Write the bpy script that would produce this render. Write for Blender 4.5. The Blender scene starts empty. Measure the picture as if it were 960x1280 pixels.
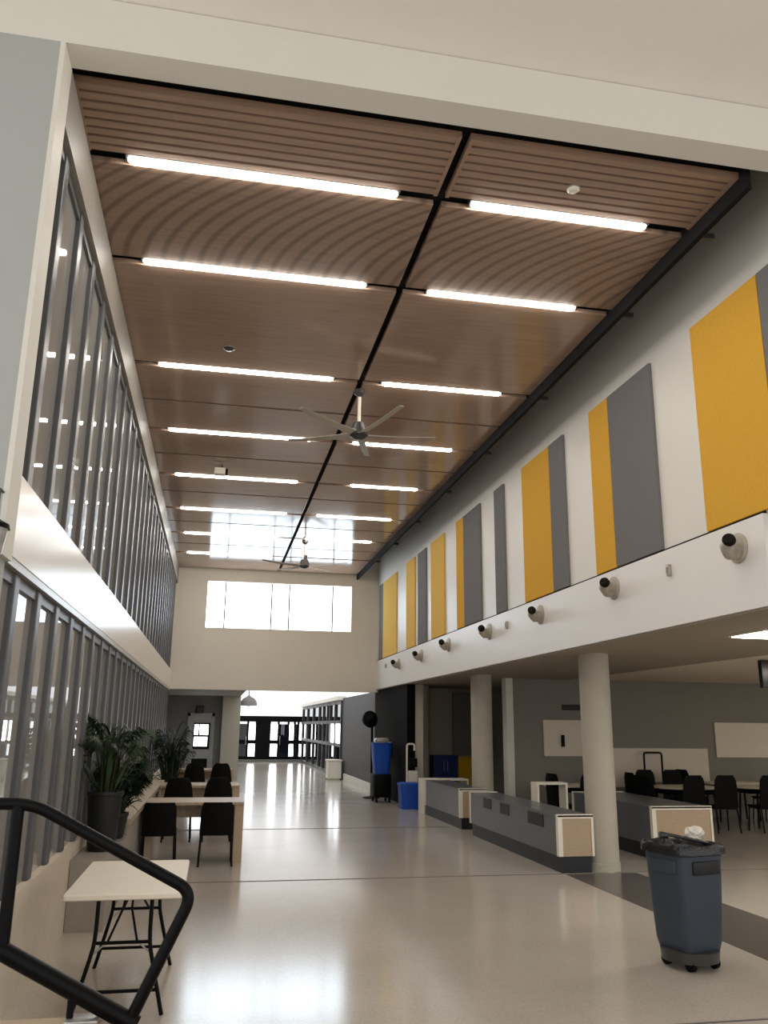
import bpy, bmesh, math, random
from mathutils import Vector, Matrix
random.seed(7)
PI = math.pi
sc = bpy.context.scene
col = sc.collection

# ------------------------------------------------------------------ materials
def srgb(r, g, b):
    def f(c):
        c /= 255.0
        return c/12.92 if c <= 0.04045 else ((c+0.055)/1.055)**2.4
    return (f(r), f(g), f(b), 1)

def mat(name, c, rough=0.6, spec=0.4, metal=0.0, var=0.06, scale=6.0, bump=0.0, bscale=60.0, coat=0.0, stretch=(1, 1, 1)):
    m = bpy.data.materials.new(name); m.use_nodes = True
    nt = m.node_tree; b = nt.nodes['Principled BSDF']
    tc = nt.nodes.new('ShaderNodeTexCoord'); mp = nt.nodes.new('ShaderNodeMapping')
    mp.inputs['Scale'].default_value = stretch
    nt.links.new(tc.outputs['Object'], mp.inputs['Vector'])
    n = nt.nodes.new('ShaderNodeTexNoise'); n.inputs['Scale'].default_value = scale; n.inputs['Detail'].default_value = 4
    nt.links.new(mp.outputs['Vector'], n.inputs['Vector'])
    r = nt.nodes.new('ShaderNodeValToRGB')
    r.color_ramp.elements[0].position = 0.3; r.color_ramp.elements[1].position = 0.7
    r.color_ramp.elements[0].color = tuple(x*(1-var) for x in c[:3])+(1,)
    r.color_ramp.elements[1].color = tuple(min(1, x*(1+var)) for x in c[:3])+(1,)
    nt.links.new(n.outputs['Fac'], r.inputs['Fac']); nt.links.new(r.outputs['Color'], b.inputs['Base Color'])
    b.inputs['Roughness'].default_value = rough; b.inputs['Metallic'].default_value = metal
    b.inputs['Specular IOR Level'].default_value = spec
    b.inputs['Coat Weight'].default_value = coat; b.inputs['Coat Roughness'].default_value = 0.06
    if bump:
        n2 = nt.nodes.new('ShaderNodeTexNoise'); n2.inputs['Scale'].default_value = bscale
        nt.links.new(tc.outputs['Object'], n2.inputs['Vector'])
        bp = nt.nodes.new('ShaderNodeBump'); bp.inputs['Strength'].default_value = bump; bp.inputs['Distance'].default_value = 0.01
        nt.links.new(n2.outputs['Fac'], bp.inputs['Height']); nt.links.new(bp.outputs['Normal'], b.inputs['Normal'])
    return m

def emit(name, c, s):
    m = bpy.data.materials.new(name); m.use_nodes = True
    nt = m.node_tree; nt.nodes.clear()
    e = nt.nodes.new('ShaderNodeEmission'); e.inputs['Color'].default_value = c; e.inputs['Strength'].default_value = s
    o = nt.nodes.new('ShaderNodeOutputMaterial'); nt.links.new(e.outputs[0], o.inputs[0])
    return m

def terrazzo(name, base, dark, rough, spec=0.5, scale=90.0, amt=0.5):
    m = bpy.data.materials.new(name); m.use_nodes = True
    nt = m.node_tree; b = nt.nodes['Principled BSDF']
    tc = nt.nodes.new('ShaderNodeTexCoord')
    v = nt.nodes.new('ShaderNodeTexVoronoi'); v.inputs['Scale'].default_value = scale
    n = nt.nodes.new('ShaderNodeTexNoise'); n.inputs['Scale'].default_value = 0.9; n.inputs['Detail'].default_value = 5
    nt.links.new(tc.outputs['Object'], v.inputs['Vector']); nt.links.new(tc.outputs['Object'], n.inputs['Vector'])
    sep = nt.nodes.new('ShaderNodeSeparateColor'); nt.links.new(v.outputs['Color'], sep.inputs[0])
    r = nt.nodes.new('ShaderNodeValToRGB'); r.color_ramp.elements[0].position = 0.15; r.color_ramp.elements[1].position = 0.5
    r.color_ramp.elements[0].color = tuple(base[i]*(1-amt)+dark[i]*amt for i in range(3))+(1,); r.color_ramp.elements[1].color = base
    nt.links.new(sep.outputs[0], r.inputs['Fac'])
    mx = nt.nodes.new('ShaderNodeMixRGB'); mx.blend_type = 'MULTIPLY'; mx.inputs['Fac'].default_value = 0.25
    nt.links.new(r.outputs['Color'], mx.inputs['Color1']); nt.links.new(n.outputs['Fac'], mx.inputs['Color2'])
    nt.links.new(mx.outputs['Color'], b.inputs['Base Color'])
    b.inputs['Roughness'].default_value = rough; b.inputs['Specular IOR Level'].default_value = spec
    return m

def wood(name, c, arcs=False, rough=0.16):
    m = bpy.data.materials.new(name); m.use_nodes = True
    nt = m.node_tree; b = nt.nodes['Principled BSDF']
    tc = nt.nodes.new('ShaderNodeTexCoord'); mp = nt.nodes.new('ShaderNodeMapping'); mp.inputs['Scale'].default_value = (0.8, 14, 1)
    nt.links.new(tc.outputs['Object'], mp.inputs['Vector'])
    n = nt.nodes.new('ShaderNodeTexNoise'); n.inputs['Scale'].default_value = 2.2; n.inputs['Detail'].default_value = 6
    nt.links.new(mp.outputs['Vector'], n.inputs['Vector'])
    r = nt.nodes.new('ShaderNodeValToRGB'); r.color_ramp.elements[0].position = 0.25; r.color_ramp.elements[1].position = 0.75
    r.color_ramp.elements[0].color = tuple(x*0.86 for x in c[:3])+(1,); r.color_ramp.elements[1].color = tuple(x*1.12 for x in c[:3])+(1,)
    nt.links.new(n.outputs['Fac'], r.inputs['Fac'])
    out = r.outputs['Color']
    if arcs:                                      # curved camera moire painted into the wood colour, not real grain
        sx = nt.nodes.new('ShaderNodeSeparateXYZ'); nt.links.new(tc.outputs['Object'], sx.inputs[0])
        def mth(op, a, b_=None):
            q = nt.nodes.new('ShaderNodeMath'); q.operation = op
            for k, v in enumerate((a, b_)):
                if v is None: continue
                if isinstance(v, (int, float)): q.inputs[k].default_value = v
                else: nt.links.new(v, q.inputs[k])
            return q.outputs[0]
        tt = mth('MULTIPLY', mth('SUBTRACT', 7.45, sx.outputs[1]), 0.62)
        cc = mth('SUBTRACT', sx.outputs[0], mth('MULTIPLY', mth('POWER', tt, 2.0), 1.0))
        wv = mth('SINE', mth('MULTIPLY', cc, 2*PI/0.17))
        r2 = nt.nodes.new('ShaderNodeValToRGB'); r2.color_ramp.elements[0].position = 0.0; r2.color_ramp.elements[1].position = 0.5
        r2.color_ramp.elements[0].color = (0.58, 0.56, 0.56, 1); r2.color_ramp.elements[1].color = (1, 1, 1, 1)
        nt.links.new(mth('ADD', mth('MULTIPLY', wv, 0.5), 0.5), r2.inputs['Fac'])
        mx = nt.nodes.new('ShaderNodeMixRGB'); mx.blend_type = 'MULTIPLY'; mx.inputs['Fac'].default_value = 1
        nt.links.new(out, mx.inputs['Color1']); nt.links.new(r2.outputs['Color'], mx.inputs['Color2']); out = mx.outputs['Color']
    nt.links.new(out, b.inputs['Base Color'])
    b.inputs['Roughness'].default_value = rough; b.inputs['Specular IOR Level'].default_value = 0.32
    return m

def mirror_glass(name, tint, ior=1.9):
    m = bpy.data.materials.new(name); m.use_nodes = True
    nt = m.node_tree; nt.nodes.clear()
    d = nt.nodes.new('ShaderNodeBsdfDiffuse'); d.inputs['Color'].default_value = tint
    g = nt.nodes.new('ShaderNodeBsdfGlossy'); g.inputs['Roughness'].default_value = 0.015; g.inputs['Color'].default_value = (0.95, 0.97, 0.97, 1)
    f = nt.nodes.new('ShaderNodeFresnel'); f.inputs['IOR'].default_value = ior
    mx = nt.nodes.new('ShaderNodeMixShader'); o = nt.nodes.new('ShaderNodeOutputMaterial')
    nt.links.new(f.outputs[0], mx.inputs[0]); nt.links.new(d.outputs[0], mx.inputs[1]); nt.links.new(g.outputs[0], mx.inputs[2]); nt.links.new(mx.outputs[0], o.inputs[0])
    return m

M = {
 'floor': terrazzo('floor_terrazzo', srgb(200, 190, 178), srgb(150, 140, 128), 0.15, 0.5, 90.0, 0.22),
 'floor_dark': terrazzo('floor_dark_terrazzo', srgb(104, 98, 92), srgb(70, 66, 62), 0.2),
 'joint': mat('floor_joint', srgb(96, 90, 84), 0.5),
 'white': mat('wall_white_paint', srgb(226, 222, 214), 0.45, 0.4, var=0.015, scale=1.5),
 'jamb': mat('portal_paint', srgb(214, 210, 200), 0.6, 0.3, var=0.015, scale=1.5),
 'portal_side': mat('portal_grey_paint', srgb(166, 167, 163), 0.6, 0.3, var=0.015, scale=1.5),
 'foyer': mat('foyer_ceiling_paint', srgb(236, 230, 220), 0.8, 0.2, var=0.01, scale=1.5),
 'band': mat('band_gloss_paint', srgb(224, 216, 204), 0.22, 0.5, var=0.01, scale=1.5),
 'fascia': mat('fascia_paint', srgb(234, 231, 226), 0.4, 0.4, var=0.012, scale=1.5),
 'beige': mat('wall_beige_paint', srgb(226, 219, 206), 0.6, 0.3, var=0.02, scale=1.2),
 'taupe': mat('wall_taupe_paint', srgb(138, 134, 125), 0.7, 0.3, var=0.02, scale=1.2),
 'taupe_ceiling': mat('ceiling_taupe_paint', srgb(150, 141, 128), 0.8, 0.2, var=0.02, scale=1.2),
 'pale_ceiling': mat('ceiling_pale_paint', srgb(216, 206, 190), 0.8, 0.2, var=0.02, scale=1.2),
 'light_taupe': mat('wall_light_taupe', srgb(182, 174, 158), 0.7, 0.3, var=0.02, scale=1.2),
 'charcoal': mat('wall_charcoal', srgb(84, 84, 86), 0.6, 0.3, var=0.05, scale=3),
 'grey': mat('wall_grey', srgb(128, 126, 124), 0.6, 0.3, var=0.03, scale=3),
 'plenum': mat('plenum_dark', srgb(30, 29, 28), 0.9, 0.1),
 'black_wall': mat('wall_black', srgb(9, 9, 10), 0.8, 0.1),
 'fin': mat('mullion_dark_metal', srgb(84, 83, 84), 0.4, 0.5, var=0.05, scale=4),
 'trim': mat('trim_grey_metal', srgb(140, 134, 124), 0.5, 0.4, var=0.03),
 'glass': mirror_glass('tinted_window_glass', srgb(150, 147, 142), 2.3),
 'yellow': mat('felt_yellow', srgb(222, 170, 66), 0.9, 0.1, var=0.04, scale=40, bump=0.1),
 'pgrey': mat('felt_grey', srgb(122, 120, 120), 0.9, 0.1, var=0.04, scale=40, bump=0.1),
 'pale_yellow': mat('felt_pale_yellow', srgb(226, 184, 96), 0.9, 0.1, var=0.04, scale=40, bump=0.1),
 'concrete': mat('column_paint', srgb(176, 170, 156), 0.6, 0.3, var=0.04, scale=5),
 'wood': wood('ceiling_veneer', srgb(162, 137, 119), False, 0.12),
 'wood_arc': wood('ceiling_moire_veneer', srgb(150, 126, 108), True, 0.35),
 'wood_slat': wood('ceiling_slat_wood', srgb(152, 125, 106), False, 0.4),
 'tube': emit('lamp_tube_glow', (1.0, 0.95, 0.88, 1), 31.0),
 'panel_glow': emit('flat_light_glow', (1.0, 0.94, 0.84, 1), 15.0),
 'sky': emit('bright_sky_window', (0.76, 0.88, 1.0, 1), 5.5),
 'sky3': emit('bright_sky_upper', (0.96, 0.98, 1.0, 1), 1.3),
 'sky2': emit('bright_sky_entrance', (0.94, 0.97, 1.0, 1), 6.0),
 'black_metal': mat('black_metal', srgb(7, 7, 8), 0.4, 0.12, var=0.1),
 'dark_metal': mat('dark_grey_metal', srgb(56, 54, 52), 0.45, 0.5, var=0.1),
 'steel': mat('brushed_steel', srgb(176, 172, 166), 0.35, 0.5, 0.6, var=0.05),
 'black_plastic': mat('black_plastic', srgb(6, 6, 6), 0.55, 0.12, var=0.1),
 'table_white': mat('white_plastic_top', srgb(232, 222, 204), 0.5, 0.4, var=0.02, scale=20),
 'tan': mat('tan_laminate', srgb(176, 154, 128), 0.55, 0.4, var=0.06, scale=10, stretch=(1, 1, 6)),
 'tan_speck': terrazzo('speckled_table_top', srgb(198, 174, 146), srgb(90, 76, 62), 0.4, 0.4, 160, 0.7),
 'stone_speck': terrazzo('speckled_ledge_top', srgb(196, 178, 154), srgb(110, 98, 84), 0.5, 0.3, 70, 0.6),
 'ledge': mat('ledge_grey', srgb(150, 142, 132), 0.7, 0.3, var=0.05, scale=5),
 'knee': mat('knee_wall_cream', srgb(204, 192, 174), 0.6, 0.3, var=0.04, scale=5),
 'divider': mat('divider_grey_laminate', srgb(96, 98, 102), 0.3, 0.5, var=0.04, scale=4),
 'plinth': mat('plinth_black', srgb(22, 24, 28), 0.4, 0.4),
 'cap_white': mat('cap_white', srgb(228, 222, 206), 0.5, 0.4, var=0.02),
 'bin': mat('bin_grey_blue', srgb(54, 62, 73), 0.5, 0.4, var=0.06, scale=12),
 'bin_dark': mat('bin_dark_lid', srgb(22, 23, 25), 0.5, 0.4, var=0.1),
 'liner': mat('bin_liner', srgb(26, 26, 27), 0.25, 0.5, var=0.2, bump=0.6, bscale=40),
 'paper': mat('crumpled_paper', srgb(226, 220, 206), 0.8, 0.2, var=0.1, scale=20),
 'blue': mat('blue_plastic', srgb(18, 74, 170), 0.45, 0.4, var=0.06),
 'navy': mat('navy_paint', srgb(24, 44, 116), 0.5, 0.4, var=0.06),
 'cyellow': mat('cabinet_yellow', srgb(214, 164, 24), 0.5, 0.4, var=0.05),
 'leaf': mat('palm_leaf', srgb(38, 58, 26), 0.55, 0.4, var=0.35, scale=9),
 'leaf_dark': mat('dark_leaf', srgb(28, 42, 26), 0.6, 0.3, var=0.35, scale=9),
 'stem': mat('plant_stem', srgb(58, 56, 34), 0.7, 0.3, var=0.2),
 'pot': mat('black_pot', srgb(20, 21, 20), 0.5, 0.4, var=0.1),
 'soil': mat('potting_soil', srgb(40, 32, 26), 0.95, 0.1, var=0.3, scale=60),
 'navy_glass': mirror_glass('dark_door_glass', srgb(22, 26, 40), 1.5),
 'nozzle': mat('nozzle_grey', srgb(176, 168, 154), 0.5, 0.4, 0.2, var=0.12, scale=18),
 'nozzle_hole': mat('nozzle_dark', srgb(24, 18, 12), 0.8, 0.2),
 'door_grey': mat('door_pale_grey', srgb(176, 176, 174), 0.5, 0.4, var=0.02),
 'lamp_glass': mat('lantern_glass', srgb(150, 146, 138), 0.2, 0.5, var=0.2, scale=20),
 'pink': mat('pinkish_box', srgb(196, 160, 140), 0.6, 0.3),
 'board': mat('white_board', srgb(226, 214, 196), 0.5, 0.4, var=0.015),
 'screen': mat('dark_screen', srgb(16, 17, 19), 0.15, 0.5),
}

# ------------------------------------------------------------------ mesh helpers
class MB:
    def __init__(s): s.bm = bmesh.new()
    def box(s, x0, x1, y0, y1, z0, z1, bev=0.0):
        t = bmesh.new(); bmesh.ops.create_cube(t, size=1)
        for v in t.verts:
            v.co = Vector((x0+(v.co.x+.5)*(x1-x0), y0+(v.co.y+.5)*(y1-y0), z0+(v.co.z+.5)*(z1-z0)))
        if bev: bmesh.ops.bevel(t, geom=t.edges[:], offset=bev, segments=2, affect='EDGES', profile=.5)
        s._add(t); return s
    def _add(s, t, mx=None):
        if mx is not None: t.transform(mx)
        me = bpy.data.meshes.new('tmp'); t.to_mesh(me); t.free(); s.bm.from_mesh(me); bpy.data.meshes.remove(me)
    def rings(s, rings, cap=True, closed=True):
        vs = [[s.bm.verts.new(p) for p in r] for r in rings]
        n = len(vs[0])
        for a, b in zip(vs, vs[1:]):
            for i in range(n if closed else n-1):
                j = (i+1) % n
                s.bm.faces.new((a[i], a[j], b[j], b[i]))
        if cap:
            s.bm.faces.new(vs[0][::-1]); s.bm.faces.new(vs[-1])
        return s
    def tube(s, pts, r, n=10, smooth_pts=False):
        pts = [Vector(p) for p in pts]
        rr = r if isinstance(r, (list, tuple)) else [r]*len(pts)
        T = [(pts[min(i+1, len(pts)-1)]-pts[max(i-1, 0)]).normalized() for i in range(len(pts))]
        up = Vector((0, 0, 1)) if abs(T[0].z) < .9 else Vector((1, 0, 0))
        N = (up - T[0]*up.dot(T[0])).normalized(); R = []
        for p, t, q in zip(pts, T, rr):
            N = (N - t*N.dot(t)).normalized(); B = t.cross(N)
            R.append([p + (N*math.cos(2*PI*k/n)+B*math.sin(2*PI*k/n))*q for k in range(n)])
        return s.rings(R)
    def lathe(s, prof, c=(0, 0, 0), n=24, mx=None):
        t = MB()
        t.rings([[(r*math.cos(2*PI*k/n), r*math.sin(2*PI*k/n), z) for k in range(n)] for r, z in prof])
        if mx is None: mx = Matrix.Translation(c)
        s._add(t.bm, mx); return s
    def prism(s, poly, z0, z1):
        return s.rings([[(x, y, z0) for x, y in poly], [(x, y, z1) for x, y in poly]])
    def build(s, name, m, parent=None, smooth=True, loc=None):
        bmesh.ops.recalc_face_normals(s.bm, faces=s.bm.faces[:])
        me = bpy.data.meshes.new(name); s.bm.to_mesh(me); s.bm.free()
        if smooth:
            for p in me.polygons: p.use_smooth = True
            me.set_sharp_from_angle(angle=math.radians(35))
        me.materials.append(m)
        o = bpy.data.objects.new(name, me); col.objects.link(o)
        if loc: o.location = loc
        if parent: o.parent = parent
        return o

def bez(pts, seg=8, r=0.25):                      # polyline with rounded corners
    pts = [Vector(p) for p in pts]; out = [pts[0]]
    for a, b, c in zip(pts, pts[1:], pts[2:]):
        d1 = min(r, (a-b).length*.45); d2 = min(r, (c-b).length*.45)
        p0 = b+(a-b).normalized()*d1; p2 = b+(c-b).normalized()*d2
        for k in range(seg+1):
            t = k/seg; out.append(p0*(1-t)**2 + b*2*t*(1-t) + p2*t*t)
    out.append(pts[-1]); return out

def tag(o, label=None, cat=None, group=None, kind=None):
    if label: o['label'] = label
    if cat: o['category'] = cat
    if group: o['group'] = group
    if kind: o['kind'] = kind
    return o
def thing(name, label, cat, loc=(0, 0, 0), rz=0, group=None):
    o = bpy.data.objects.new(name, None); col.objects.link(o); o.location = loc; o.rotation_euler = (0, 0, rz)
    return tag(o, label, cat, group)
def dup(root, loc, rz=None, label=None, group=None):
    r = root.copy(); col.objects.link(r); r.location = loc
    if rz is not None: r.rotation_euler = (0, 0, rz)
    if label: r['label'] = label
    if group: r['group'] = group
    for ch in list(root.children):
        c = ch.copy(); col.objects.link(c); c.parent = r
        for g in list(ch.children):
            d = g.copy(); col.objects.link(d); d.parent = c
    return r
def struct(name, m, *boxes, parent=None, label=None, bev=0.0):
    b = MB()
    for x in boxes: b.box(*x, bev=bev)
    o = b.build(name, m, parent, smooth=False)
    if parent is None: o['kind'] = 'structure'
    if label: o['label'] = label
    return o
ORD = ['first', 'second', 'third', 'fourth', 'fifth', 'sixth', 'seventh', 'eighth', 'ninth', 'tenth']

ZC = 6.05            # wood ceiling
YF = 23.7            # far wall
XL, XR = -1.18, 4.46 # hall sides
# ------------------------------------------------------------------ setting
struct('floor', M['floor'], (-6, 19, -4, 48, -0.2, 0))
struct('trim_1', M['floor_dark'], (4.5, 5.46, 2.0, 10.72, 0, 0.003), label='dark grey terrazzo strip inlaid in the floor')
struct('trim_2', M['joint'], (-1.1, 9.5, 10.77, 10.79, 0, 0.0045))
struct('trim_3', M['joint'], (2.2, 9.5, 5.40, 5.418, 0, 0.0045))
struct('trim_4', M['joint'], (-0.6, 4.4, 15.9, 15.92, 0, 0.0045))
# portal of the hall, seen from the foyer
struct('wall_front_head', M['jamb'], (-4, 9, 4.73, 4.95, 6.0, 6.38))
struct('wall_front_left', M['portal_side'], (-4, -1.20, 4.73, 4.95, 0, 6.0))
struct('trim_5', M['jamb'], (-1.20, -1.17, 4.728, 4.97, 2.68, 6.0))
struct('ceiling_foyer', M['foyer'], (-4, 9, -3, 4.74, 6.385, 6.6))
# left side: band, trim, glazing
struct('wall_left_band', M['band'], (-1.6, XL, 4.95, YF, 2.72, 3.20))
struct('trim_6', M['steel'], (-1.6, XL-0.005, 4.95, YF, 2.67, 2.72), label='thin pale metal edge under the cream band')
struct('trim_7', M['trim'], (-1.6, XL, 4.95, YF, 5.6, 6.04))
struct('wall_left_sill', M['knee'], (-1.6, -1.19, 4.95, YF, 0, 0.72))
FY = [5.30+0.69*k for k in range(27)]
def glazing(name, z0, z1, label):
    w = thing(name, label, 'window'); del w['category']; w['kind'] = 'structure'
    MB().box(-1.36, -1.25, 4.95, YF, z0, z1).build('pane', M['glass'], w, smooth=False)
    for y in FY: MB().box(-1.26, -1.212, y, y+0.13, z0, z1, bev=0.008).build('mullion', M['fin'], w, smooth=False)
    MB().box(-1.32, -1.225, 4.96, YF, z1-0.07, z1-0.001).build('frame_rail', M['fin'], w, smooth=False)
    return w
glazing('window_1', 0.72, 2.67, 'lower run of tinted glass between dark upright fins')
glazing('window_2', 3.20, 5.60, 'upper run of tinted glass between dark upright fins')
# far wall with the clerestory window
wx = (-0.36, 3.72); wz = (4.40, 5.70)
struct('wall_far', M['beige'], (-1.6, wx[0], YF, YF+.3, 2.72, 6.6), (wx[1], 4.9, YF, YF+.3, 2.72, 6.6), (wx[0], wx[1], YF, YF+.3, 2.72, wz[0]), (wx[0], wx[1], YF, YF+.3, wz[1], 6.6))
w3 = thing('window_3', 'wide white clerestory window in five lights on the far wall', 'window'); del w3['category']; w3['kind'] = 'structure'
MB().box(wx[0], wx[1], YF+.2, YF+.22, wz[0], wz[1]).build('pane', M['sky'], w3, smooth=False)
for x in (0.14, 1.44, 1.94, 3.19): MB().box(x-.02, x+.02, YF+.12, YF+.2, wz[0], wz[1]).build('mullion', M['trim'], w3, smooth=False)
# right side: panel wall, fascia, plenum
struct('wall_right_upper', M['white'], (4.5, 4.9, 4.95, YF, 3.585, 8.0))
struct('wall_right_fascia', M['fascia'], (XR, 4.9, 6.1, YF, 2.80, 3.58), bev=0.0)
struct('trim_8', M['plenum'], (4.485, 4.5, 6.1, YF, 3.58, 3.605), label='thin dark reveal along the top of the white fascia')
struct('ceiling_plenum', M['plenum'], (-1.6, 4.9, 4.95, YF+.3, 8.0, 8.1), (-1.6, -1.5, 4.95, YF, 6.05, 8.0), (-1.6, 4.5, YF+.0, YF+.3, 6.6, 8.0), (-1.6, 4.9, 4.9, 4.96, 6.38, 8.0))

# wood ceiling panels
rows = [5.91, 7.41, 9.79, 12.16, 14.50, 16.90, 19.20, 21.50]
edges = [5.12, 5.91, 7.41, 9.79, 10.97, 12.16, 13.33, 14.50, 15.60, 16.90, 18.05, 19.20, 20.35, 21.50, 23.68]
SX = 1.60           # centre seam
for i, (y0, y1) in enumerate(zip(edges, edges[1:])):
    g0 = 0.06 if y0 in rows else 0.03; g1 = 0.06 if y1 in rows else 0.03
    if i == 0: g0 = 0
    if y1 > 23: g1 = 0
    for side, (x0, x1) in enumerate(((-1.20, SX-0.035), (SX+0.035, 3.85))):
        b = MB(); m = M['wood']
        yy0, yy1 = y0+g0, y1-g1
        if i == 0:
            b.box(x0, x1, yy0, yy1, ZC+.03, ZC+.05)
            n = 8; p = (yy1-yy0)/n
            for k in range(n): b.box(x0+.02, x1-.02, yy0+k*p+.012, yy0+(k+1)*p-.016, ZC, ZC+.032)
            b.box(x0, x0+.03, yy0, yy1, ZC-.004, ZC+.03); b.box(x1-.03, x1, yy0, yy1, ZC-.004, ZC+.03)
            m = M['wood_slat']
        else:
            b.box(x0, x1, yy0, yy1, ZC, ZC+.05, bev=.004)
            if i == 1: m = M['wood_arc']
        o = b.build('ceiling_panel', m, smooth=False)
        look = 'slatted brown wood' if i == 0 else ('brown wood with painted moire arcs' if i == 1 else 'plain brown wood')
        where = ('%s row from the white head beam' % ORD[i]) if i < 8 else ('%s row from the far wall' % ORD[len(edges)-2-i])
        tag(o, '%s ceiling panel %s of the seam, %s' % (look, 'left' if side == 0 else 'right', where), 'ceiling panel', 'wood ceiling panels')
struct('ceiling_backing', M['plenum'], (-1.20, 3.85, 5.0, YF, ZC+.09, ZC+.12))
struct('trim_9', M['plenum'], (3.85, 3.90, 5.05, YF, ZC-.14, ZC+.12), label='dark edge channel along the wood ceiling')
# linear lights
def light(x0, x1, y, label):
    t = thing('linear_light', label, 'ceiling light', ((x0+x1)/2, y, ZC), 0, 'linear ceiling lights'); h = (x1-x0)/2
    MB().box(-h-.02, h+.02, -.05, .05, .012, .09).build('housing', M['dark_metal'], t, smooth=False)
    b = MB(); n = 10
    b.rings([[(x, .038*math.cos(PI*k/n)*s, .012-.036*math.sin(PI*k/n)*s) for k in range(n+1)] for x, s in ((-h, .6), (-h+.03, 1), (h-.03, 1), (h, .6))])
    b.build('diffuser', M['tube'], t)
    return t
for i, y in enumerate(rows):
    light(-0.90, 1.24, y, 'long glowing linear ceiling light left of the seam, %s row from the head beam' % ORD[i])
    x0 = 2.21 if i == 4 else 1.88
    if i < 7: light(x0, 3.46, y, 'shorter glowing linear ceiling light right of the seam, %s row from the head beam' % ORD[i])
    o = MB().box(3.895, 4.12, y-.02, y+.02, ZC-.03, ZC+.02).build('support_arm', M['dark_metal'], smooth=False)
    tag(o, 'short dark stub arm on the right edge of the wood ceiling at light row %s' % ORD[i], 'bracket', 'ceiling support arms')
# small ceiling devices
for (x, y, r, lab) in ((-0.07, 9.14, .06, 'small round dark sensor on the third wide wood panel'), (2.62, 5.52, .05, 'small pale round sensor on the slatted wood panel')):
    t = thing('ceiling_sensor', lab, 'sensor', (x, y, ZC))
    MB().lathe([(r, 0), (r, -.015), (r*.7, -.03), (.005, -.035)]).build('housing', M['dark_metal'] if x < 0 else M['cap_white'], t)
    MB().lathe([(r*1.2, .0), (r*1.2, -.008), (r, -.01)]).build('base_ring', M['trim'], t)
t = thing('ceiling_projector', 'small pale box device hung under the wood ceiling beyond the near fan', 'projector', (-0.1, 13.8, ZC))
MB().box(-.12, .06, -.09, .09, -.17, -.06, bev=.01).build('housing', M['cap_white'], t)
MB().tube([(0, 0, 0), (0, 0, -.08)], .015).build('mount', M['dark_metal'], t)
MB().lathe([(.05, 0), (.055, .04), (.02, .045)], mx=Matrix.Translation((.06, -.02, -.115)) @ Matrix.Rotation(PI/2, 4, 'Y')).build('lens', M['black_plastic'], t)

# fans
def fan(loc, drop, a0, label):
    t = thing('ceiling_fan', label, 'ceiling fan', (loc[0], loc[1], ZC), 0, 'ceiling fans')
    MB().lathe([(.07, 0), (.07, -.05), (.03, -.09), (.02, -.1)]).build('canopy', M['dark_metal'], t)
    MB().tube([(0, 0, 0), (0, 0, -drop)], .022).build('downrod', M['cap_white'], t)
    MB().lathe([(.02, .16), (.08, .14), (.1, .08), (.12, .04), (.12, -.03), (.06, -.07), (.01, -.08)], c=(0, 0, -drop)).build('hub', M['dark_metal'], t)
    for k in range(5):
        b = MB(); rs = []
        for u in range(9):
            s = u/8; x = .1+s*.93; w = .06*(1-.35*s); z = -drop-.01+.05*s*s; tw = math.radians(16-9*s)
            rs.append([(x, w*math.cos(tw)*a - .006*b_*math.sin(tw), z+w*math.sin(tw)*a+.006*b_*math.cos(tw)) for a, b_ in ((-1, -.3), (0, -1), (1, -.3), (1, .3), (0, 1), (-1, .3))])
        b.rings(rs); o = b.build('blade', M['concrete'], t); o.rotation_euler = (0, 0, a0+k*2*PI/5)
    return t
fan((1.63, 10.06), .60, math.radians(2), 'five-bladed ceiling fan nearest the camera, under the wood ceiling')
fan((1.90, 19.4), .60, math.radians(50), 'five-bladed ceiling fan in front of the far clerestory window')

# acoustic panels on the right wall
pan = [('grey', 4.97, 5.86, 'large grey wall panel nearest the camera, cut by the picture edge'),
 ('yellow', 5.87, 6.94, 'widest yellow wall panel, nearest the camera'),
 ('grey', 7.77, 8.79, 'wide grey wall panel second from the camera, right of a narrow yellow one'),
 ('yellow', 8.80, 9.32, 'narrow yellow wall panel joined to the wide grey panel'),
 ('grey', 10.16, 10.66, 'grey wall panel on the right of the second wide yellow panel'),
 ('yellow', 10.67, 11.76, 'second wide yellow wall panel with a grey one beside it'),
 ('grey', 12.62, 13.10, 'lone narrow grey wall panel between two white stripes'),
 ('grey', 13.90, 14.93, 'grey wall panel above the third wall nozzle, yellow sliver beside it'),
 ('yellow', 14.94, 15.42, 'yellow sliver of wall panel left of a grey one'),
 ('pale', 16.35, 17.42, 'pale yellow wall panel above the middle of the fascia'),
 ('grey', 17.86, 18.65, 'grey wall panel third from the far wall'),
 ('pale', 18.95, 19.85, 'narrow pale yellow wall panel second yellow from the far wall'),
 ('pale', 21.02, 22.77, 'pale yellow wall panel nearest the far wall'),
 ('grey', 22.80, 23.35, 'grey wall panel strip beside the far wall corner')]
for c, y0, y1, lab in pan:
    o = MB().box(4.465, 4.5, y0, y1, 3.605, 5.70, bev=.004).build('wall_panel', M[{'grey': 'pgrey', 'yellow': 'yellow', 'pale': 'pale_yellow'}[c]], smooth=False)
    tag(o, lab, 'wall panel', 'coloured wall panels')
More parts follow.
